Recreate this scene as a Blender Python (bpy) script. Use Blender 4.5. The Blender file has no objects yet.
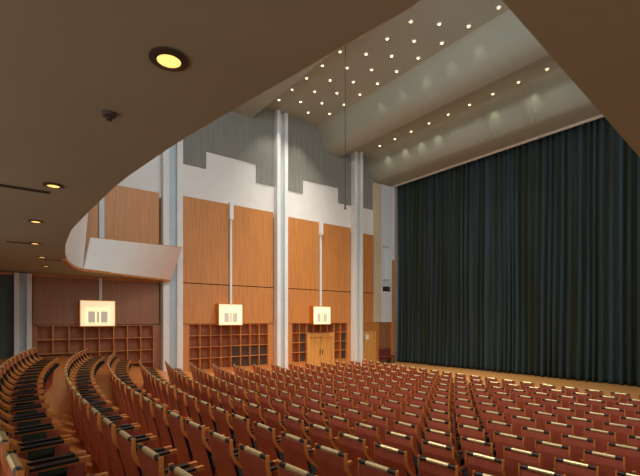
import bpy, bmesh, math, random
from mathutils import Vector, Matrix
random.seed(4)
S = bpy.context.scene
COL = S.collection
COS, SIN = math.cos(math.radians(52.4)), math.sin(math.radians(52.4))
F = 415.0
CZ = 2.87                      # eye height above the front floor

# ------------------------------------------------------------------ materials
def mat(name, col, rough=.5, metal=0, emit=None, es=0, spec=.5):
    m = bpy.data.materials.new(name); m.use_nodes = True
    b = m.node_tree.nodes['Principled BSDF']
    b.inputs['Base Color'].default_value = (*col, 1)
    b.inputs['Roughness'].default_value = rough
    b.inputs['Metallic'].default_value = metal
    b.inputs['Specular IOR Level'].default_value = spec
    if emit:
        b.inputs['Emission Color'].default_value = (*emit, 1)
        b.inputs['Emission Strength'].default_value = es
    return m

def noisy(name, c1, c2, scale=(1, 1, 1), s=4, rough=.5, detail=4, bump=0, spec=.5, lo=.35, hi=.65):
    m = mat(name, c1, rough, spec=spec); nt = m.node_tree; b = nt.nodes['Principled BSDF']
    tc = nt.nodes.new('ShaderNodeTexCoord'); mp = nt.nodes.new('ShaderNodeMapping')
    mp.inputs['Scale'].default_value = scale
    nz = nt.nodes.new('ShaderNodeTexNoise'); nz.inputs['Scale'].default_value = s; nz.inputs['Detail'].default_value = detail
    cr = nt.nodes.new('ShaderNodeValToRGB')
    cr.color_ramp.elements[0].position = lo; cr.color_ramp.elements[1].position = hi
    cr.color_ramp.elements[0].color = (*c1, 1); cr.color_ramp.elements[1].color = (*c2, 1)
    nt.links.new(tc.outputs['Object'], mp.inputs['Vector']); nt.links.new(mp.outputs[0], nz.inputs['Vector'])
    nt.links.new(nz.outputs['Fac'], cr.inputs['Fac']); nt.links.new(cr.outputs['Color'], b.inputs['Base Color'])
    if bump:
        bp = nt.nodes.new('ShaderNodeBump'); bp.inputs['Strength'].default_value = bump; bp.inputs['Distance'].default_value = .01
        nt.links.new(nz.outputs['Fac'], bp.inputs['Height']); nt.links.new(bp.outputs[0], b.inputs['Normal'])
    return m

def srgb(r, g, b):
    f = lambda v: (v/255/12.92) if v/255 <= .04045 else ((v/255+.055)/1.055)**2.4
    return (f(r), f(g), f(b))

def planks(name, c1, c2, cm, w, h, rough):
    m = mat(name, c1, rough); nt = m.node_tree; b = nt.nodes['Principled BSDF']
    tc = nt.nodes.new('ShaderNodeTexCoord')
    br = nt.nodes.new('ShaderNodeTexBrick'); br.inputs['Scale'].default_value = 1
    br.inputs['Color1'].default_value = (*c1, 1); br.inputs['Color2'].default_value = (*c2, 1); br.inputs['Mortar'].default_value = (*cm, 1)
    br.inputs['Brick Width'].default_value = w; br.inputs['Row Height'].default_value = h; br.inputs['Mortar Size'].default_value = .004
    nt.links.new(tc.outputs['Object'], br.inputs['Vector']); nt.links.new(br.outputs['Color'], b.inputs['Base Color'])
    return m

M = {}
M['plaster'] = noisy('white plaster', srgb(222, 224, 222), srgb(226, 228, 226), s=2, rough=.85)
M['column'] = noisy('painted column', srgb(218, 222, 222), srgb(224, 228, 228), s=1.5, rough=.7)
M['acoustic'] = noisy('grey acoustic slats', srgb(112, 117, 112), srgb(142, 144, 136), scale=(1, 24, .2), s=2.2, rough=.95)
M['ceiling'] = noisy('ceiling plaster', srgb(156, 164, 154), srgb(160, 168, 158), s=.4, rough=.85)
M['soffit'] = noisy('soffit paint', srgb(160, 164, 144), srgb(166, 170, 150), s=.5, rough=.8)
M['wood'] = noisy('oiled wall veneer', srgb(184, 122, 64), srgb(200, 136, 76), scale=(1, 9, .5), s=1.3, rough=.45)
M['wood_edge'] = noisy('wood edging', srgb(176, 112, 56), srgb(196, 130, 70), scale=(1, 4, .5), s=2, rough=.45)
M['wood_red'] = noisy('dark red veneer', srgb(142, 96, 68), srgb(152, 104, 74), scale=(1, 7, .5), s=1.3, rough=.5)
M['door'] = noisy('light door veneer', srgb(200, 148, 76), srgb(216, 164, 92), scale=(1, 8, .6), s=1.4, rough=.4)
M['cell'] = noisy('cell back veneer', srgb(140, 82, 52), srgb(164, 98, 60), scale=(1, 9, .5), s=2, rough=.6)
M['cell_dark'] = noisy('dark cell backing', srgb(58, 50, 46), srgb(82, 68, 58), scale=(1, 30, 1), s=2, rough=.7)
M['gap'] = mat('shadow gap', srgb(50, 28, 18), .8)
M['floor'] = planks('oak parquet', srgb(204, 128, 66), srgb(214, 138, 76), srgb(164, 98, 50), 1.6, .12, .38)
M['stage_floor'] = planks('stage boards', srgb(196, 142, 82), srgb(206, 150, 88), srgb(160, 104, 54), 2.4, .14, .42)
M['shell'] = noisy('mahogany plywood', srgb(176, 88, 70), srgb(190, 100, 78), scale=(1, 1, .3), s=5, rough=.42)
M['cushion'] = noisy('black-green fabric', srgb(26, 32, 30), srgb(38, 44, 40), s=60, rough=.95, spec=.15)
M['beech'] = noisy('beech strip', srgb(206, 126, 58), srgb(224, 146, 74), scale=(1, 1, .3), s=9, rough=.35)
M['rail'] = mat('satin brass', srgb(226, 208, 160), .32, .55)
M['roll'] = mat('black leather', srgb(22, 22, 24), .45)
M['curtain'] = noisy('blue-green velvet', srgb(48, 57, 50), srgb(58, 76, 84), scale=(1, 1, .03), s=2.6, rough=.9, spec=.1, lo=.42, hi=.68)
M['dark'] = mat('dark paint', srgb(30, 30, 30), .8)
M['greydoor'] = noisy('grey green lacquer', srgb(74, 84, 80), srgb(84, 94, 88), s=1, rough=.7)
M['fincol'] = noisy('beige paint', srgb(196, 182, 156), srgb(204, 190, 164), s=1, rough=.7)
M['recess'] = noisy('column paint with blue shade', srgb(178, 196, 206), srgb(186, 202, 210), s=1, rough=.7)  # bluish shade between the column fins put into the colour
M['bluewhite'] = mat('pale blue enamel', srgb(206, 218, 226), .6)
M['brass'] = mat('brass', srgb(220, 150, 60), .35, .8)
M['lampglow'] = mat('lamp diffuser', srgb(250, 240, 200), .6, emit=srgb(255, 232, 188), es=.62)
M['lamptube'] = mat('lamp tube', srgb(255, 240, 190), .6, emit=srgb(255, 226, 150), es=1.2)
M['lamppane'] = mat('grey lamp pane', srgb(190, 184, 180), .5, emit=srgb(215, 200, 180), es=.35)
M['lens'] = mat('downlight lens', srgb(255, 240, 200), .5, emit=srgb(255, 222, 150), es=8)
M['lens_big'] = mat('soffit lamp lens', srgb(255, 240, 180), .5, emit=srgb(255, 205, 110), es=1.5)
M['ring'] = mat('dark lamp ring', srgb(70, 62, 54), .5)
M['cable'] = mat('black cable', srgb(20, 20, 20), .6)
M['redseat'] = mat('dark red upholstery', srgb(110, 40, 36), .8)

# ------------------------------------------------------------------ mesh helpers
def box(bm, x0, x1, y0, y1, z0, z1):
    vs = [bm.verts.new(p) for p in ((x0,y0,z0),(x1,y0,z0),(x1,y1,z0),(x0,y1,z0),(x0,y0,z1),(x1,y0,z1),(x1,y1,z1),(x0,y1,z1))]
    for f in ((0,3,2,1),(4,5,6,7),(0,1,5,4),(1,2,6,5),(2,3,7,6),(3,0,4,7)): bm.faces.new([vs[i] for i in f])

def boxes(*bs):
    bm = bmesh.new()
    for b in bs: box(bm, *b)
    return bm

def prism(bm, pts, axis, a, b):
    """outline pts in the two other axes, extruded along axis from a to b"""
    def P(p, t):
        if axis == 'x': return (t, p[0], p[1])
        if axis == 'y': return (p[0], t, p[1])
        return (p[0], p[1], t)
    A = [bm.verts.new(P(p, a)) for p in pts]; B = [bm.verts.new(P(p, b)) for p in pts]
    n = len(pts)
    for i in range(n): bm.faces.new((A[i], A[(i+1) % n], B[(i+1) % n], B[i]))
    bm.faces.new(A[::-1]); bm.faces.new(B)
    return bm

def band(pts, t):
    """closed outline around an open polyline of half thickness t"""
    L, R = [], []
    for i, p in enumerate(pts):
        a = Vector(pts[max(i-1, 0)]); b = Vector(pts[min(i+1, len(pts)-1)])
        d = (b-a).normalized(); n = Vector((-d.y, d.x)) * t
        L.append((p[0]+n.x, p[1]+n.y)); R.append((p[0]-n.x, p[1]-n.y))
    return L + R[::-1]

def cyl(bm, c, r, h, axis='z', n=20, r2=None):
    r2 = r if r2 is None else r2
    res = bmesh.ops.create_cone(bm, cap_ends=True, segments=n, radius1=r, radius2=r2, depth=h)
    rot = {'z': Matrix(), 'x': Matrix.Rotation(math.pi/2, 4, 'Y'), 'y': Matrix.Rotation(math.pi/2, 4, 'X')}[axis]
    bmesh.ops.transform(bm, matrix=Matrix.Translation(c) @ rot, verts=res['verts'])

def smooth(me, on=True):
    for p in me.polygons: p.use_smooth = on

def fin(name, bm, m, bevel=0, sm=False):
    if bevel:
        bmesh.ops.bevel(bm, geom=bm.edges[:], offset=bevel, segments=2, affect='EDGES', profile=.6)
    bmesh.ops.recalc_face_normals(bm, faces=bm.faces)
    me = bpy.data.meshes.new(name); bm.to_mesh(me); bm.free()
    me.materials.append(m)
    if sm: smooth(me)
    return me

def obj(name, bm, m, parent=None, bevel=0, sm=False):
    me = fin(name, bm, m, bevel, sm)
    o = bpy.data.objects.new(name, me); COL.objects.link(o)
    if parent:
        # meshes of placed things are written in world coordinates: move them into the thing's frame
        root = parent
        off = Vector((0, 0, 0))
        while root: off += root.location; root = root.parent
        me.transform(Matrix.Translation(-off))
        o.parent = parent
    return o

def tag(o, label, cat, group=None):
    o['label'] = label; o['category'] = cat
    if group: o['group'] = group
    return o

def thing(name, label, cat, loc, group=None):
    o = bpy.data.objects.new(name, None); COL.objects.link(o); o.location = loc; o.empty_display_size = .2
    return tag(o, label, cat, group)

def struct(name, bm, m, sm=False):
    o = obj(name, bm, m, sm=sm); o['kind'] = 'structure'; return o

def copy_tree(o, parent=None):
    c = o.copy(); COL.objects.link(c)
    if parent: c.parent = parent
    for ch in list(o.children): copy_tree(ch, c)
    return c

# ------------------------------------------------------------------ floor profile and seat rows
HP = [(-9,.5),(-1.1,.55),(-.07,.74),(.79,1.0),(1.7,1.17),(2.6,1.33),(3.5,1.48),(4.4,1.6),(5.4,1.72),(7,1.83),(9,1.91),(13,1.97),(60,1.97)]
def Hf(t):
    for (a, b), (c, d) in zip(HP, HP[1:]):
        if a <= t <= c: return b+(d-b)*(t-a)/(c-a)
    return HP[-1][1]
RAD, XC = 36.0, -5.7
def floor_z(x, y):
    dx = max(-15, min(15, x-XC))
    return 1.97-Hf(y-.3-RAD*(1-math.cos(math.asin(dx/RAD))))

XW = -19.5       # face of the side-wall cladding
XB = -19.85      # back of the cladding
bm = bmesh.new()
xs = [-20.1+i*.582 for i in range(51)]; ys = [-3.5+i*.39 for i in range(50)]
g = [[bm.verts.new((x, y, floor_z(x, y))) for y in ys] for x in xs]
for i in range(50):
    for j in range(49): bm.faces.new((g[i][j], g[i+1][j], g[i+1][j+1], g[i][j+1]))
YF = ys[-1]
o = struct('floor', bm, M['floor'], sm=True)
struct('floor_stage', boxes((-20.1, 9, YF, 22.4, -.1, 0)), M['stage_floor'])
struct('trim_1', boxes((-19.5, 9, 13.95, YF-.02, -.05, .006)), M['stage_floor'])

# ------------------------------------------------------------------ walls and ceiling
struct('wall_left', boxes((-20.1, XB, -3.5, 22.4, -.1, 15.6)), M['plaster'])
struct('wall_back', boxes((-20.1, 9.3, -3.7, -3.5, 4.67, 15.6), (-20.1, -13, -3.7, -3.5, 1, 4.67)), M['plaster'])
struct('wall_front', boxes((-20.1, 9.3, 22.4, 22.6, -.1, 15.6)), M['dark'])

prof = [(-3.5, 15.0), (0, 14.9), (2.6, 14.1), (4.1, 14.0), (4.9, 14.7), (8.94, 13.5), (10.46, 13.48), (11.25, 14.33), (11.9, 14.25), (14.7, 14.2), (14.85, 14.05), (15.02, 13.72),
        (15.22, 13.3), (15.45, 13.08), (15.75, 12.93), (16.1, 12.86), (16.41, 12.86), (17.75, 13.46), (18.6, 13.49), (18.8, 13.38), (18.92, 13.1), (19.05, 12.7), (19.25, 12.3), (19.45, 12.08),
        (19.7, 11.98), (20.3, 11.96), (20.94, 12.0), (21.2, 12.02)]
def ceil_z(y):
    for (a, b), (c, d) in zip(prof, prof[1:]):
        if a <= y <= c: return b+(d-b)*(y-a)/(c-a)
    return 12.02
def cr(P, n=5):
    out = []; Q = [P[0]] + P + [P[-1]]
    for i in range(1, len(Q)-2):
        (x0, a), (x1, b_), (x2, c), (x3, d) = Q[i-1:i+3]
        m1 = (c-a)/max(x2-x0, 1e-3); m2 = (d-b_)/max(x3-x1, 1e-3)
        if x1 in SHARP: m1 = (c-b_)/(x2-x1)
        if x2 in SHARP: m2 = (c-b_)/(x2-x1)
        h = x2-x1
        for k in range(n):
            s = k/n
            out.append((x1+h*s, (2*s**3-3*s*s+1)*b_+(s**3-2*s*s+s)*h*m1+(-2*s**3+3*s*s)*c+(s**3-s*s)*h*m2))
    return out + [P[-1]]
SHARP = {8.94, 10.46, 11.25, 11.9, 14.7, 17.75, -3.5, 21.2}
prof = cr(prof)
bm = bmesh.new()
low = [bm.verts.new((-19.87, y, z)) for y, z in prof] + [bm.verts.new((-19.87, 21.2, 15.5)), bm.verts.new((-19.87, -3.5, 15.5))]
hi_ = [bm.verts.new((9.0, v.co.y, v.co.z)) for v in low]
n = len(low)
for i in range(n): bm.faces.new((low[i], low[(i+1) % n], hi_[(i+1) % n], hi_[i]))
bm.faces.new(low[::-1]); bm.faces.new(hi_)
ceil_o = struct('ceiling', bm, M['ceiling'], sm=True)
ceil_o.data.set_sharp_from_angle(angle=math.radians(22))
# shallow ribs on the last ceiling drop
for k, x in enumerate((-11.2, -9.35)):
    pts = [p for p in prof if 18.5 < p[0] < 19.9]
    pl = [(y-.05, z-.03) for y, z in pts]
    b2 = bmesh.new(); prism(b2, pl + [(y+.1, z+.1) for y, z in pts][::-1], 'x', x, x+.28)
    struct('trim_%d' % (2+k), b2, M['ceiling'])
# light edge above the curtain
struct('trim_4', boxes((-19.5, 9, 21.2, 21.32, 11.93, 12.5), (-19.5, 9, 21.32, 21.44, 12.1, 12.5)), M['plaster'])

# cladding of the side wall, bay by bay, seen between the columns
cols = [(.44, .81), (5.82, 6.72), (11.84, 12.53), (17.48, 18.18)]
bays = [(.81, 5.82), (6.72, 11.84), (12.53, 17.48), (18.18, 19.43)]
for k, (a, b) in enumerate(bays):
    z0 = 4.6 if k == 0 else 2.2
    top = []
    yy = a
    pr = [(y, min(z+.05, 15.4)) for y, z in prof if a < y < b]
    pts = [(a, 8.45), (b, 8.45), (b, ceil_z(b)+.05)] + pr[::-1] + [(a, ceil_z(a)+.05)]
    struct('wall_left_%d' % (k+1), prism(bmesh.new(), pts, 'x', XB-.01, XW), M['plaster'])

# stepped grey acoustic lining above the white plaster
def lining(k, steps, label):
    pts = []
    for (a, b, z) in steps: pts += [(a, z), (b, z)]
    a, b = steps[0][0], steps[-1][1]
    pts += [(b, ceil_z(b))] + [(y, z) for y, z in prof if a < y < b][::-1] + [(a, ceil_z(a))]
    struct('trim_%d' % (7+k), prism(bmesh.new(), pts, 'x', XW+.001, XW+.04), M['acoustic'])
lining(0, [(6.74, 7.97, 10.26), (7.97, 10.73, 11.11), (10.73, 11.82, 10.17)], 'grey stepped acoustic lining at the top of the bay with the middle square lamp')
lining(1, [(12.55, 13.76, 10.15), (13.76, 16.41, 10.95), (16.41, 17.46, 10.05)], 'grey stepped acoustic lining at the top of the bay above the double door')
lining(2, [(18.2, 19.36, 10.1)], 'narrow grey acoustic lining beyond the last white column by the curtain')

# paired white columns
def column(y0, y1, ztop, label):
    w = (y1-y0)*.3
    zb = min(floor_z(XW, y0), floor_z(XW, y1))-.02
    t = thing('wall_column', label, 'column', (XW, (y0+y1)/2, zb), 'white paired columns along the side wall')
    for a, b in ((y0, y0+w), (y1-w, y1)):
        obj('fin', boxes((XB+.01, XW+.36, a, b, zb, ztop)), M['column'], t, bevel=.012)
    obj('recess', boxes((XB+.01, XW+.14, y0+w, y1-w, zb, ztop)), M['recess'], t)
column(-.1+.5, .95, 4.63, 'pale column under the balcony, leftmost on the side wall beside the grey door')
column(*cols[1], 13.55+.4, 'tall white paired column where the side balcony ends')
column(*cols[2], 14.22, 'tall white paired column between the middle and right square lamps')
column(*cols[3], 13.48, 'tall white paired column nearest the stage curtain')

# ------------------------------------------------------------------ timber panelling per bay
def panelling(y0, y1, zb, zj, zt, ym, label, z_under, mkey='wood', holes=()):
    t = thing('wall_panelling', label, 'wall panelling', (XW, (y0+y1)/2, z_under), 'timber panelling between the columns')
    # backing with cut-outs for bookcase and door: strips around the openings
    obj('backing_board', boxes((XB+.005, XW-.005, y0, y1, zb, zt)), M['gap'], t)
    g = .012
    rows = [(zb, zt)] if zj is None else [(zb, zj-g), (zj+g, zt)]
    segs = [(y0, y1)] if ym is None else [(y0, ym-.04), (ym+.04, y1)]
    for (a, b) in rows:
        for (c, d) in segs:
            obj('panel', boxes((XW-.03, XW+.03, c+.04, d-.04, a+.01, b-.01)), M[mkey], t, bevel=.006)
    return t
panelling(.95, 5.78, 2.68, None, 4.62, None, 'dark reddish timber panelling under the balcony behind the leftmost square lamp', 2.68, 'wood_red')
panelling(.95, 5.78, 4.98, None, 8.68, 3.36, 'timber panelling above the side balcony parapet', 4.98)
panelling(6.76, 11.82, 2.68, 4.63, 8.75, 9.25, 'tall orange timber panelling behind the middle square lamp', 2.68)
panelling(12.57, 17.46, 2.68, 4.63, 8.66, 15.0, 'tall orange timber panelling above the double door', 2.68)
p4 = panelling(18.2, 19.42, 2.68, 4.63, 8.45, None, 'narrow timber panelling beyond the last column beside the pale box', 2.68)

# ------------------------------------------------------------------ bookcases of square cells
def bookcase(y0, y1, ztop, nc, nr, label, zlow=0.0, skip=(), dark=(), slat_top=False, floorlim=False, side=None):
    """skip: (col,row) not built (a door stands there)"""
    cw = (y1-y0)/nc; ch = .555
    t = thing('bookcase', label, 'bookcase', (XW, (y0+y1)/2, zlow), 'built-in bookcases of square cells')
    t_ = .022
    used = set()
    for c in range(nc):
        for r in range(nr):
            if (c, r) in skip: continue
            if floorlim and ztop-(r+1)*ch+.35 < floor_z(XW, y0+c*cw): continue
            used.add((c, r))
    for c in range(nc+1):
        rr = [r for r in range(nr) if (c, r) in used or (c-1, r) in used]
        if rr: obj('upright', boxes((XB+.02, XW+.01, y0+c*cw-t_, y0+c*cw+t_, ztop-(max(rr)+1)*ch, ztop-min(rr)*ch)), M['wood_edge'], t)
    for r in range(nr+1):
        cc = sorted(c for c in range(nc) if (c, r) in used or (c, r-1) in used)
        run = []
        for c in cc + [None]:
            if run and (c is None or c != run[-1]+1):
                obj('shelf', boxes((XB+.02, XW, y0+run[0]*cw+t_, y0+(run[-1]+1)*cw-t_, ztop-r*ch-.016, ztop-r*ch+.016)), M['wood_edge'], t)
                run = []
            if c is not None: run.append(c)
    for (c, r) in sorted(used):
        m = M['cell_dark'] if (c, r) in dark else M['cell']
        o = obj('back_panel', boxes((XB+.005, XB+.03 if (c, r) not in dark else XB+.2, y0+c*cw+t_, y0+(c+1)*cw-t_, ztop-(r+1)*ch+.016, ztop-r*ch-.016)), m, t)
        if (c, r) in dark: o['label'] = 'dark grey closed cell'
        if slat_top and r == 0:
            b3 = bmesh.new()
            for q in range(5):
                yq = y0+c*cw+cw*(q+.5)/5
                box(b3, XB+.05, XW-.08, yq-.012, yq+.012, ztop-ch+.016, ztop-.016)
            obj('slats', b3, M['cell'], t)
    # plain timber around it
    zb = min(floor_z(XW, side[0]), floor_z(XW, side[1]))-.01
    for a, b in ((side[0], y0-t_), (y1+t_, side[1])):
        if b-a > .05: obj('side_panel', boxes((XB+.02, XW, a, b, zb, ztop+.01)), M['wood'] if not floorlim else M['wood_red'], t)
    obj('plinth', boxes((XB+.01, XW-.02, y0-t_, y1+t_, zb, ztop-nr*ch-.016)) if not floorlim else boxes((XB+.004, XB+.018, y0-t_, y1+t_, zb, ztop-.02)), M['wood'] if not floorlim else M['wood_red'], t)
    return t
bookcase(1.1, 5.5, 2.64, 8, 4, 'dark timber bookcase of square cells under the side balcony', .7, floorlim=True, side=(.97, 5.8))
bookcase(7.13, 11.47, 2.66, 8, 4, 'long timber bookcase of square cells under the middle square lamp', 0,
         dark={(c, r) for c in (4, 5, 6, 7) for r in (2, 3)}, side=(6.76, 11.82))
bookcase(13.02, 17.14, 2.68, 8, 4, 'timber bookcase of square cells framing the double door', 0,
         skip={(c, r) for c in (2, 3, 4, 5) for r in (1, 2, 3)}, dark={(1, 1), (1, 2), (1, 3), (7, 1), (7, 2), (7, 3)}, slat_top=True, side=(12.57, 17.46))

# double door
t = thing('double_door', 'light wooden double door in the bookcase under the right square lamp', 'door', (XW, 15.08, 0))
obj('door_frame', boxes((XW-.25, XW+.06, 14.07, 14.27, .0, 2.1), (XW-.25, XW+.06, 15.9, 16.06, 0, 2.1), (XW-.25, XW+.06, 14.27, 15.9, 1.86, 2.1)), M['door'], t, bevel=.008)
for a, b, s in ((14.28, 15.075, 1), (15.095, 15.89, -1)):
    lf = obj('door_leaf', boxes((XW-.06, XW, a, b, .01, 1.85)), M['door'], t, bevel=.006)
    yh = b-.08 if s > 0 else a+.08
    bh = boxes((XW, XW+.05, yh-.015, yh+.015, .86, .89), (XW, XW+.05, yh-.015, yh+.015, 1.06, 1.09), (XW+.035, XW+.06, yh-.018, yh+.018, .84, 1.11))
    obj('handle', bh, M['ring'], lf)

# far door below the pale box
t = thing('side_door', 'pale timber door with small notice below the narrow panelling by the curtain', 'door', (XW, 19.0, 0))
obj('door_frame', boxes((XW-.3, XW+.02, 18.2, 18.42, 0, 2.68), (XW-.3, XW+.02, 19.75, 19.95, 0, 2.68), (XW-.3, XW+.02, 18.42, 19.75, 2.2, 2.68)), M['wood_edge'], t)
obj('door_leaf', boxes((XW-.1, XW-.02, 18.43, 19.74, .01, 2.19)), M['door'], t, bevel=.006)
obj('notice', boxes((XW-.02, XW-.005, 18.75, 19.05, 1.6, 1.95)), M['plaster'], t)
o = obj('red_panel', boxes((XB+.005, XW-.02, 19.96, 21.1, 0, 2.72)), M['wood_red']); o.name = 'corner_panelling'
tag(o, 'plain red-brown timber panelling below the pale box by the curtain', 'wall panelling')

# blended fin and pale box with niche
o = obj('wall_fin', boxes((XB+.003, XW+.08, 19.44, 20.1, 2.72, 11.93)), M['fincol'], bevel=.01)
tag(o, 'flat cream wall fin between narrow panelling and pale niche box', 'column')
t = thing('niche_box', 'pale blue-white wall box with an open niche beside the curtain', 'wall box', (XW, 20.6, 2.73))
zt = 11.93
obj('body', boxes((XB+.004, XW+.1, 20.12, 20.22, 2.73, zt), (XB+.004, XW+.1, 21.02, 21.12, 2.73, zt), (XB+.004, XW+.1, 20.22, 21.02, 2.73, 4.75),
                  (XB+.004, XW+.1, 20.22, 21.02, 7.85, zt), (XB+.004, XB+.1, 20.22, 21.02, 4.75, 7.85)), M['bluewhite'], t)
obj('ledge', boxes((XB+.1, XW+.14, 20.2, 21.04, 4.7, 4.78), (XB+.1, XW+.08, 20.22, 21.02, 5.62, 5.67)), M['column'], t)
t = thing('loudspeaker', 'small black loudspeaker standing in the niche of the pale wall box', 'loudspeaker', (XW-.06, 20.72, 4.785))
obj('cabinet', boxes((XW-.2, XW+.08, 20.5, 20.94, 4.785, 5.12)), M['dark'], t, bevel=.02)
b = bmesh.new(); cyl(b, (XW+.085, 20.72, 4.95), .11, .02, 'x'); obj('cone', b, M['ring'], t)

t = thing('stage_pilaster', 'narrow pilaster at the curtain edge, white above and orange wood below', 'pilaster', (XW, 21.28, 0))
obj('upper_part', boxes((XB+.004, XW+.08, 21.14, 21.42, 6.97, 11.93)), M['column'], t, bevel=.008)
obj('lower_part', boxes((XB+.004, XW+.08, 21.14, 21.42, 0, 6.96)), M['wood'], t, bevel=.008)['label'] = 'orange wood lower part'

t = thing('upholstered_bench', 'small dark red bench against the wall beside the curtain', 'bench', (XW+.6, 20.4, 0))
obj('seat', boxes((XW+.1, XW+.6, 19.9, 20.9, .38, .5)), M['redseat'], t, bevel=.03)
obj('backrest', boxes((XW+.08, XW+.18, 19.9, 20.9, .5, .95)), M['redseat'], t, bevel=.03)
for yy in (19.95, 20.8):
    for xx in (XW+.14, XW+.52): obj('leg', boxes((xx, xx+.05, yy, yy+.05, 0, .385)), M['ring'], t)

# grey door region under the balcony, far left
t = struct('door_1', boxes((XB, XW, -2.4, .38, 1.0, 4.6)), M['greydoor'])
struct('trim_5', boxes((XB, XW+.05, -1.03, -.98, 1.0, 4.6)), M['dark'])

# ------------------------------------------------------------------ square wall lamps and their posts
def lamp(yc, ztop_post, label, lower_top):
    x0 = XW+.06
    t = thing('square_wall_lamp', label, 'lamp', (XW, yc, 2.6), 'square glowing lamps on the side wall')
    w = .66; z0, z1 = 2.6, 3.68; D_ = .34
    obj('diffuser', boxes((x0, x0+D_, yc-w+.03, yc+w-.03, z0+.03, z1-.03)), M['lampglow'], t, bevel=.01)
    e = .03; X1 = x0+D_+.02
    obj('frame', boxes((x0-.01, X1, yc-w, yc-w+e, z0, z1), (x0-.01, X1, yc+w-e, yc+w, z0, z1),
                       (x0-.01, X1, yc-w+e, yc+w-e, z0, z0+e), (x0-.01, X1, yc-w+e, yc+w-e, z1-e, z1)), M['brass'], t)
    for s in (-1, 1):
        a, b = sorted((yc+s*.1, yc+s*.36))
        obj('pane', boxes((x0+D_-.005, x0+D_+.012, a, b, z0+.17, z0+.62)), M['lamppane'], t)
    obj('pane', boxes((x0+D_-.005, x0+D_+.012, yc-.055, yc+.055, z0+.17, z0+.62)), M['lamppane'], t)
    for yy in (yc-.078, yc+.078, yc-.4, yc+.4):
        obj('tube', boxes((x0+D_, x0+D_+.03, yy-.011, yy+.011, z0+.12, z0+.72)), M['lamptube'], t)
    obj('tube', boxes((x0+D_, x0+D_+.03, yc-.42, yc+.42, z0+.7, z0+.74)), M['lamptube'], t)
    obj('post', boxes((XW+.03, XW+.13, yc+.09, yc+.2, z1, ztop_post)), M['column'], t)
    if lower_top: obj('post_head', boxes((XW+.03, XW+.2, yc+.05, yc+.25, lower_top, ztop_post+.04)), M['column'], t)
lamp(3.18, 4.62, 'square glowing lamp under the side balcony, leftmost of the three', None)
lamp(9.1, 8.77, 'square glowing lamp over the long bookcase, middle of the three', 7.95)
lamp(14.86, 8.66, 'square glowing lamp above the double door, rightmost of the three', 7.9)
o = obj('wall_strip', boxes((XW+.03, XW+.16, 3.27, 3.46, 4.9, 8.1)), M['bluewhite'], bevel=.008)
tag(o, 'pale vertical strip on the panelling above the side balcony', 'wall strip')

# ------------------------------------------------------------------ balcony: soffit, slab and parapet
ZS = 4.67
edge = [(9.0, 12.0), (-1.55, 12.0), (-1.48, 5.6), (-1.2, 1.9)]
left = [(-1.57, 1.87), (-4.07, 1.44), (-5.8, 1.24), (-7.7, 1.16), (-9.6, 1.12), (-11.6, 1.23), (-13.4, 1.42), (-14.6, 1.62), (-15.6, 1.86), (-16.4, 2.12), (-16.75, 2.3)]
topl = [(-1.57, 1.85), (-4.07, 1.45), (-5.8, 1.27), (-7.7, 1.18), (-9.6, 1.12), (-11.6, 1.22), (-13.4, 1.4), (-14.8, 1.62), (-16.0, 1.95), (-16.9, 2.3), (-17.35, 2.6)]
tail = [(-18.9, 6.05)]
pts = edge + left + tail + [(XB, 6.05), (XB, -3.5), (9.0, -3.5)]
b = bmesh.new(); prism(b, pts, 'z', ZS, ZS+.05)
struct('balcony_soffit', b, M['soffit']).name = 'ceiling_balcony'
# parapet as a lofted wall with thickness
def loft(bm, A, B, za, zb, th):
    """A lower path, B upper path; outer skin, inner skin offset th"""
    def off(P, th=th):
        R = []
        for i, p in enumerate(P):
            a = Vector(P[max(i-1, 0)]); c = Vector(P[min(i+1, len(P)-1)]); d = (c-a).normalized()
            R.append((p[0]+d.y*th, p[1]-d.x*th))
        return R
    Ai, Bi = off(A), off(B)
    A, B = off(A, -.012), off(B, -.012)
    ring = [[bm.verts.new((*A[i], za)), bm.verts.new((*B[i], zb)), bm.verts.new((*Bi[i], zb)), bm.verts.new((*Ai[i], za))] for i in range(len(A))]
    for p, q in zip(ring, ring[1:]):
        for k in range(4): bm.faces.new((p[k], q[k], q[(k+1) % 4], p[(k+1) % 4]))
    bm.faces.new(ring[0]); bm.faces.new(ring[-1][::-1])
t = thing('balcony_parapet', 'white balcony parapet curving round to the side wall', 'parapet', (-17.5, 3.0, ZS+.0))
def dense(P, n=6):
    out = []
    Q = [P[0]] + P + [P[-1]]
    for i in range(1, len(Q)-2):
        a, b_, c, d = map(Vector, Q[i-1:i+3])
        for k in range(n):
            s = k/n
            out.append(tuple(.5*((2*b_)+(c-a)*s+(2*a-5*b_+4*c-d)*s*s+(3*b_-a-3*c+d)*s**3)))
    out.append(tuple(P[-1])); return out
L2, T2 = dense(left)[::-1], dense(topl)[::-1]
b = bmesh.new(); loft(b, L2, T2, ZS+.002, 7.4, .09)
obj('curved_fascia', b, M['plaster'], t, sm=True).data.set_sharp_from_angle(angle=math.radians(30))
lerp = lambda p, q, n: [(p[0]+(q[0]-p[0])*k/n, p[1]+(q[1]-p[1])*k/n) for k in range(n+1)]
SA = lerp((-18.9, 6.05), (-16.75, 2.33), 24); SB = lerp((-17.4, 6.05), (-17.35, 2.63), 24)
b = bmesh.new(); loft(b, SA, SB, ZS+.002, 5.92, .09); obj('side_parapet_wall', b, M['plaster'], t, sm=True).data.set_sharp_from_angle(angle=math.radians(30))
b = bmesh.new(); loft(b, SB, SB, 5.92, 5.95, .12); obj('hand_rail', b, M['wood_edge'], t)
b = bmesh.new(); loft(b, SA + [p for p in L2 if -16.7 < p[0] < -14], SA + [p for p in L2 if -16.7 < p[0] < -14], ZS-.07, ZS+.018, .12); obj('bottom_trim', b, M['wood_edge'], t)
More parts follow.
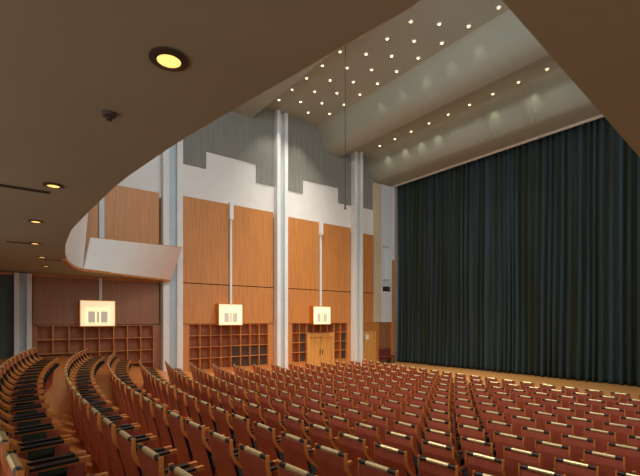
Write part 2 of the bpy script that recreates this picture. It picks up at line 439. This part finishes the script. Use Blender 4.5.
obj('end_panel', prism(bmesh.new(), [(XW+.37, ZS), (-18.9, ZS), (-17.4, 5.95), (XW+.37, 5.95)], 'y', 6.0, 6.08), M['plaster'], t)

# parapet towards the right side
b = boxes((-1.38, -1.26, 5.6, 12.0, ZS+.051, 5.95)); prism(b, [(-1.14, 1.9), (-1.02, 1.9), (-1.26, 5.6), (-1.38, 5.6)], 'z', ZS+.051, 5.95)
o = obj('side_parapet', b, M['plaster']); tag(o, 'parapet edge of the right-hand balcony above the seats', 'parapet')

# wood cornice where the soffit meets the wall
struct('trim_6', boxes((XW, XW+.09, -3.4, 5.8, ZS-.1, ZS-.005)), M['wood_edge'])

# soffit fittings
def big_downlight(x, y, r, label):
    t = thing('recessed_downlight', label, 'ceiling light', (x, y, ZS), 'recessed downlights in the balcony soffit')
    b = bmesh.new(); N = 32
    rings = []
    for rr, zz in ((r*1.0, ZS-.001), (r*1.0, ZS-.012), (r*.62, ZS-.022), (r*.62, ZS-.004)):
        rings.append([b.verts.new((x+rr*math.cos(2*math.pi*k/N), y+rr*math.sin(2*math.pi*k/N), zz)) for k in range(N)])
    for p, q in zip(rings, rings[1:]+rings[:1]):
        for k in range(N): b.faces.new((p[k], p[(k+1) % N], q[(k+1) % N], q[k]))
    obj('trim_ring', b, M['ring'], t, sm=False)
    b = bmesh.new(); cyl(b, (x, y, ZS-.009), r*.6, .014, n=28); obj('lens', b, M['lens_big'], t)
    l = bpy.data.lights.new('soffit_spot', 'SPOT'); l.energy = 20; l.color = (1, .8, .5); l.spot_size = 1.9; l.spot_blend = .6; l.shadow_soft_size = .06
    lo = bpy.data.objects.new('soffit_spot', l); COL.objects.link(lo); lo.location = (x, y, ZS-.05)
for x, y, r, lb in ((-2.9, .92, .13, 'large round downlight overhead, nearest the camera in the balcony soffit'),
                    (-6.55, .56, .12, 'round downlight beside the long air slot, second nearest in the soffit'),
                    (-9.13, .51, .12, 'round downlight, third nearest in the balcony soffit'),
                    (-11.75, .64, .12, 'round downlight beside the short air slot, fourth nearest in the soffit'),
                    (-14.2, .94, .12, 'round downlight, fifth nearest in the balcony soffit'),
                    (-16.5, 1.2, .12, 'round downlight in the soffit, farthest and nearest the side wall')):
    big_downlight(x, y, r, lb)
b = bmesh.new(); cyl(b, (-3.98, .75, ZS-.015), .05, .03, n=20, r2=.06); cyl(b, (-3.98, .75, ZS-.045), .025, .03, n=16)
tag(obj('smoke_detector', b, M['ring']), 'small grey smoke detector on the balcony soffit', 'smoke detector')
for x, y0, y1, lb in ((-6.97, -.05, .56, 'long dark air slot in the soffit near the second downlight'), (-11.9, .1, .62, 'dark air slot in the soffit beside the fourth downlight'), (-14.75, 1.05, 1.5, 'dark air slot in the soffit close to the curved parapet')):
    t = thing('air_slot', lb, 'air vent', (x, (y0+y1)/2, ZS), 'air slots in the balcony soffit')
    obj('slot_frame', boxes((x-.05, x-.035, y0, y1, ZS-.012, ZS-.001), (x+.035, x+.05, y0, y1, ZS-.012, ZS-.001), (x-.035, x+.035, y0, y0+.02, ZS-.012, ZS-.001), (x-.035, x+.035, y1-.02, y1, ZS-.012, ZS-.001)), M['ring'], t)
    obj('slot_blade', boxes((x-.034, x+.034, y0+.021, y1-.021, ZS-.008, ZS-.001)), M['dark'], t)

# ------------------------------------------------------------------ main ceiling downlights
ORD = ['first', 'second', 'third', 'fourth', 'fifth', 'sixth', 'seventh', 'eighth', 'ninth', 'tenth', 'eleventh', 'twelfth', 'thirteenth', 'fourteenth', 'fifteenth',
       'sixteenth', 'seventeenth', 'eighteenth', 'nineteenth', 'twentieth', 'twenty-first', 'twenty-second', 'twenty-third', 'twenty-fourth', 'twenty-fifth', 'twenty-sixth', 'twenty-seventh', 'twenty-eighth', 'twenty-ninth', 'thirtieth']
first = None
rowsC = [(11.45, -18.35, 7, 'row nearest the camera'), (12.37, -17.72, 7, 'second row from the camera'), (13.32, -18.35, 8, 'third row from the camera'),
         (14.3, -17.72, 9, 'row above the hanging cable'), (18.3, -17.8, 9, 'last row, by the curtain')]
for y, x0, n, rl in rowsC:
    for k in range(n):
        x = x0+1.22*k; z = ceil_z(y)
        lb = 'small round ceiling downlight, %s from the side wall in the %s' % (ORD[k], rl)
        if first is None:
            t = thing('ceiling_downlight', lb, 'ceiling light', (x, y, z), 'small downlights in the wavy main ceiling')
            b = bmesh.new(); cyl(b, (x, y, z-.01), .1, .03, n=20); obj('trim_ring', b, M['column'], t)
            b = bmesh.new(); cyl(b, (x, y, z-.03), .038, .03, n=16); obj('lens', b, M['lens'], t)
            first = t; o = t
        else:
            o = copy_tree(first); o.location = (x, y, z); o['label'] = lb
        l = bpy.data.lights.get('main_downlight')
        if l is None:
            l = bpy.data.lights.new('main_downlight', 'SPOT'); l.energy = 420; l.color = (1, .9, .76); l.spot_size = math.radians(80); l.spot_blend = .8; l.shadow_soft_size = .1
            l2 = bpy.data.lights.new('scallop_downlight', 'SPOT'); l2.energy = 25; l2.color = (1, .85, .6); l2.spot_size = math.radians(120); l2.spot_blend = .9; l2.shadow_soft_size = .06
        lo = bpy.data.objects.new('downlight_lamp', l if y < 18 else l2); COL.objects.link(lo); lo.location = (x, y, z-.1)

# hanging microphone cable
xm, ym = -12.62, 11.0
t = thing('hanging_microphone', 'thin black cable hanging from the ceiling with a small microphone', 'microphone', (xm, ym, 7.4))
b = bmesh.new(); cyl(b, (xm, ym, (7.55+ceil_z(ym))/2), .012, ceil_z(ym)-7.55, n=8); obj('cable', b, M['cable'], t)
b = bmesh.new(); cyl(b, (xm, ym, 7.47), .035, .2, n=12); cyl(b, (xm, ym, 7.36), .05, .06, n=12); obj('microphone_head', b, M['ring'], t)

# ------------------------------------------------------------------ stage curtain
bm = bmesh.new()
x = XW+.12; colsx = []
ph = 0
rng = random.Random(9)
while x < 8.95:
    w = rng.uniform(.2, .46); a = rng.uniform(.09, .2)
    for k in range(8):
        s = k/8
        colsx.append((x+w*s, a*math.sin(2*math.pi*s), w))
    x += w
zs = [.03, .25, .6, 1.2, 2.2, 3.6, 5.2, 7.0, 9.0, 11.0, 12.3]
g = []
for i, (xx, dy, w) in enumerate(colsx):
    colv = []
    for z in zs:
        k = z/12.3
        fl = 1.0+.35*max(0, 1-z/1.5)
        y = 21.72-.0*k - dy*(1.0-.55*k)*fl + .04*math.sin(xx*1.7+z*.5)
        colv.append(bm.verts.new((xx+.06*math.sin(xx*.9)*(1-k), y, z)))
    g.append(colv)
for p, q in zip(g, g[1:]):
    for k in range(len(zs)-1): bm.faces.new((p[k], q[k], q[k+1], p[k+1]))
o = obj('stage_curtain', bm, M['curtain'], sm=True)
sd = o.modifiers.new('thickness', 'SOLIDIFY'); sd.thickness = .015
tag(o, 'floor-length dark blue-green pleated curtain across the whole stage', 'curtain')

# ------------------------------------------------------------------ auditorium chairs (local frame: faces +y, origin on the floor)
PW = .208   # half width of the shell
def cb(name, bm, m, bevel=0, sm=False): return fin(name, bm, m, bevel, sm)
back_prof = [(-.30, .87), (-.30, .78), (-.275, .66), (-.235, .52), (-.2, .38), (-.18, .24), (-.17, .13)]
side_prof = [(-.31, .925), (-.312, .83), (-.3, .765), (-.265, .705), (-.21, .65), (-.155, .61), (-.12, .595)]
b = bmesh.new(); prism(b, band(back_prof, .012), 'x', -PW, PW); me_shell = cb('back_shell', b, M['shell'])
b = bmesh.new(); prism(b, band([(y+.03, z) for y, z in back_prof[1:5]], .016), 'x', -PW+.015, PW-.015); me_cush = cb('back_cushion', b, M['cushion'], .008)
b = bmesh.new(); prism(b, [(-.17, .37), (-.15, .45), (.2, .48), (.245, .46), (.25, .41), (.22, .385)], 'x', -PW+.01, PW-.01); me_seat = cb('seat', b, M['cushion'], .012)
b = bmesh.new(); prism(b, [(-.18, .33), (-.17, .372), (.2, .384), (.2, .36)], 'x', -PW+.03, PW-.03); me_pan = cb('seat_pan', b, M['shell'])
b = bmesh.new(); cyl(b, (0, -.3, .9), .021, 2*PW, 'x', 12); me_roll = cb('head_roll', b, M['roll'], sm=False)
b = bmesh.new(); cyl(b, (0, -.3, .902), .0235, PW*1.22, 'x', 12); me_rail = cb('grip_rail', b, M['rail'])
def side_me(s):
    b = bmesh.new(); prism(b, band([(y+.008, z) for y, z in side_prof], .017), 'x', s*(PW+.002), s*(PW+.02)); return cb('side_frame', b, M['beech'], .003)
def arm_me(s):
    b = bmesh.new(); x0, x1 = sorted((s*(PW+.002), s*(PW+.05)))
    prism(b, [(-.15, .575), (.24, .585), (.24, .622), (.165, .62), (.165, .6), (-.15, .59)], 'x', x0+.004, x1-.004)
    return cb('armrest', b, M['beech'])
def pad_me(s):
    b = bmesh.new(); x0, x1 = sorted((s*(PW+.001), s*(PW+.052)))
    prism(b, [(-.14, .588), (.162, .598), (.162, .621), (-.14, .612)], 'x', x0, x1); return cb('arm_pad', b, M['roll'])
def leg_me(s, front):
    b = bmesh.new(); x0, x1 = sorted((s*(PW+.006), s*(PW+.04)))
    if front: prism(b, [(.06, -.03), (.15, -.03), (.21, .586), (.13, .582)], 'x', x0, x1)
    else: prism(b, [(-.2, -.03), (-.12, -.03), (-.09, .575), (-.15, .575)], 'x', x0, x1)
    return cb('leg', b, M['shell'])
S_ = {s: (side_me(s), arm_me(s), pad_me(s), leg_me(s, True), leg_me(s, False)) for s in (-1, 1)}
def simple_me():
    """far chairs: arm, pad-less side piece on one mesh per side"""
    out = {}
    for s in (-1, 1):
        b = bmesh.new(); prism(b, band([(y+.006, z) for y, z in side_prof]+[(-.02, .585), (.12, .59), (.24, .602)], .016), 'x', s*(PW+.002), s*(PW+.024))
        out[s] = cb('arm_frame', b, M['beech'])
    return out
SM = simple_me()
def part(name, me, parent):
    o = bpy.data.objects.new(name, me); COL.objects.link(o); o.parent = parent; return o
def make_chair(full):
    t = thing('auditorium_chair', 'x', 'chair', (0, 0, -50))
    part('back_shell', me_shell, t); part('back_cushion', me_cush, t); part('seat', me_seat, t)
    rl = part('head_roll', me_roll, t); part('grip_rail', me_rail, rl)['label'] = 'satin brass grip'
    if full:
        part('seat_pan', me_pan, t)
        for s in (-1, 1):
            sf, ar, pd, lf, lr = S_[s]
            part('side_frame', sf, t); a = part('armrest', ar, t); part('arm_pad', pd, a)['label'] = 'black pad'
            part('leg', lf, t); part('leg', lr, t)
    else:
        for s in (-1, 1): a = part('arm_frame', SM[s], t); part('arm_pad', S_[s][2], a)['label'] = 'black pad'; part('leg', S_[s][4], t)
    return t

PITCH = .61
cand = []
NR = 16
for i in range(NR):
    tt = -.06+.875*i if i else -.07
    xl = (-13.5, -16.0, -16.5, -14.4)[i] if i < 4 else -15.2
    idx = 0
    for k in range(-22, 16):
        th = k*PITCH/RAD
        xx = XC+1.2+RAD*math.sin(th); yy = tt+RAD*(1-math.cos(th))
        xx = XC+RAD*math.sin(k*PITCH/RAD+1.2/RAD); th = k*PITCH/RAD+1.2/RAD; yy = tt+RAD*(1-math.cos(th))
        yy += .3
        if xx < xl: continue
        idx += 1
        X = xx*COS+yy*SIN; d = -xx*SIN+yy*COS
        if d < 1.2: continue
        px = 320+F*X/d; py = 320+F*Hf(tt)/d
        if not (-30 < px < 668 and py < 520): continue
        cand.append((d, i, idx, xx, yy, th, tt))
cand.sort()
far = cand[300:]; near = cand[:300]
protoF = None; protoS = None
for d, i, idx, xx, yy, th, tt in near:
    rc = NR-i
    full = d < 10.5
    if full:
        if protoF is None: protoF = make_chair(True); o = protoF
        else: o = copy_tree(protoF)
    else:
        if protoS is None: protoS = make_chair(False); o = protoS
        else: o = copy_tree(protoS)
    o.location = (xx, yy, floor_z(xx, yy)+.0); o.rotation_euler = (0, 0, th)
    rowname = ('front row by the curtain' if rc == 1 else ('rearmost row by the camera' if i == 0 else ('%s row from the camera' % ORD[i] if i < 8 else '%s row from the curtain' % ORD[rc-1])))
    o['label'] = 'red-brown chair, %s from the left end of the %s' % (ORD[idx-1], rowname)
    o['group'] = 'red-brown auditorium chairs in curved rows'
# the remaining smallest chairs in the distance
if far:
    bm = bmesh.new(); mats = []
    for d, i, idx, xx, yy, th, tt in far:
        T = Matrix.Translation((xx, yy, floor_z(xx, yy))) @ Matrix.Rotation(th, 4, 'Z')
        for me in (me_shell, me_cush, me_seat, me_roll, me_rail, SM[-1], SM[1], S_[-1][4], S_[1][4]):
            m = me.materials[0]
            if m not in mats: mats.append(m)
            mi = mats.index(m)
            n0 = len(bm.faces); v0 = len(bm.verts)
            bm.from_mesh(me)
            bm.verts.ensure_lookup_table(); bm.faces.ensure_lookup_table()
            for v in bm.verts[v0:]: v.co = T @ v.co
            for f_ in bm.faces[n0:]: f_.material_index = mi
    me = bpy.data.meshes.new('distant_chairs'); bm.to_mesh(me); bm.free()
    for m in mats: me.materials.append(m)
    o = bpy.data.objects.new('distant_chairs', me); COL.objects.link(o)
    tag(o, 'farthest red-brown auditorium chairs at the left ends of the front rows', 'chairs'); o['kind'] = 'stuff'
print('chairs', len(near), len(far))

# ------------------------------------------------------------------ added fill lights and aimed downlights
def area(name, loc, target, size, sizey, energy, color):
    l = bpy.data.lights.new(name, 'AREA'); l.shape = 'RECTANGLE'; l.size = size; l.size_y = sizey; l.energy = energy; l.color = color
    o = bpy.data.objects.new(name, l); COL.objects.link(o); o.location = loc
    o.rotation_euler = (Vector(target)-Vector(loc)).to_track_quat('-Z', 'Y').to_euler(); return o
area('wall_wash_fill', (-6, 7.0, 12.6), (-19.5, 11, 5), 6, 1.0, 450, (.95, .97, 1))  # unseen area light added to wash the side wall
area('curtain_side_fill', (7.5, 16.5, 8), (-12, 21.5, 3.5), 3, 2, 380, (.74, .86, 1))  # unseen cool fill added to bring out the curtain folds
area('chair_back_fill', (-6, 1.9, 7.6), (-8, 9, 0), 9, .4, 430, (1, .9, .78))  # unseen warm fill added for the backs of the chairs
# adjustable downlights aimed at the ceiling drops
for y0, z0, ty, tz, xx_, e in ((18.35, 13.3, 19.2, 12.5, (-17.8, -16.4, -15.2, -14.1, -10.8, -8.9), 20), (14.35, 14.0, 15.25, 13.3, (-14.6, -13.2, -11.8, -10.5, -9.2), 10)):
    for x in xx_:
        l = bpy.data.lights.new('adjustable_downlight', 'SPOT'); l.energy = e; l.color = (1, .9, .62); l.spot_size = math.radians(40); l.spot_blend = 1; l.shadow_soft_size = .03
        o = bpy.data.objects.new('adjustable_downlight', l); COL.objects.link(o); o.location = (x, y0, z0)
        o.rotation_euler = (Vector((x, ty, tz))-Vector((x, y0, z0))).to_track_quat('-Z', 'Y').to_euler()

w = bpy.data.worlds.new('ambient fill'); S.world = w; w.use_nodes = True  # ambient fill added, entering through the open right side and rear
w.node_tree.nodes['Background'].inputs[0].default_value = (1, .93, .82, 1); w.node_tree.nodes['Background'].inputs[1].default_value = .9

# ------------------------------------------------------------------ camera
cam = bpy.data.cameras.new('camera'); co = bpy.data.objects.new('camera', cam); COL.objects.link(co)
co.location = (0, 0, CZ); co.rotation_euler = (math.pi/2, 0, math.radians(52.4))
cam.sensor_width = 36; cam.lens = 36*F/640; cam.shift_y = (320-238)/640
cam.clip_start = .05
S.camera = co
S.view_settings.view_transform = 'Standard'; S.view_settings.look = 'None'; S.view_settings.gamma = 1
S.view_settings.exposure = 0.0; S.view_settings.use_curve_mapping = False
S.cycles.max_bounces = 8; S.cycles.diffuse_bounces = 5
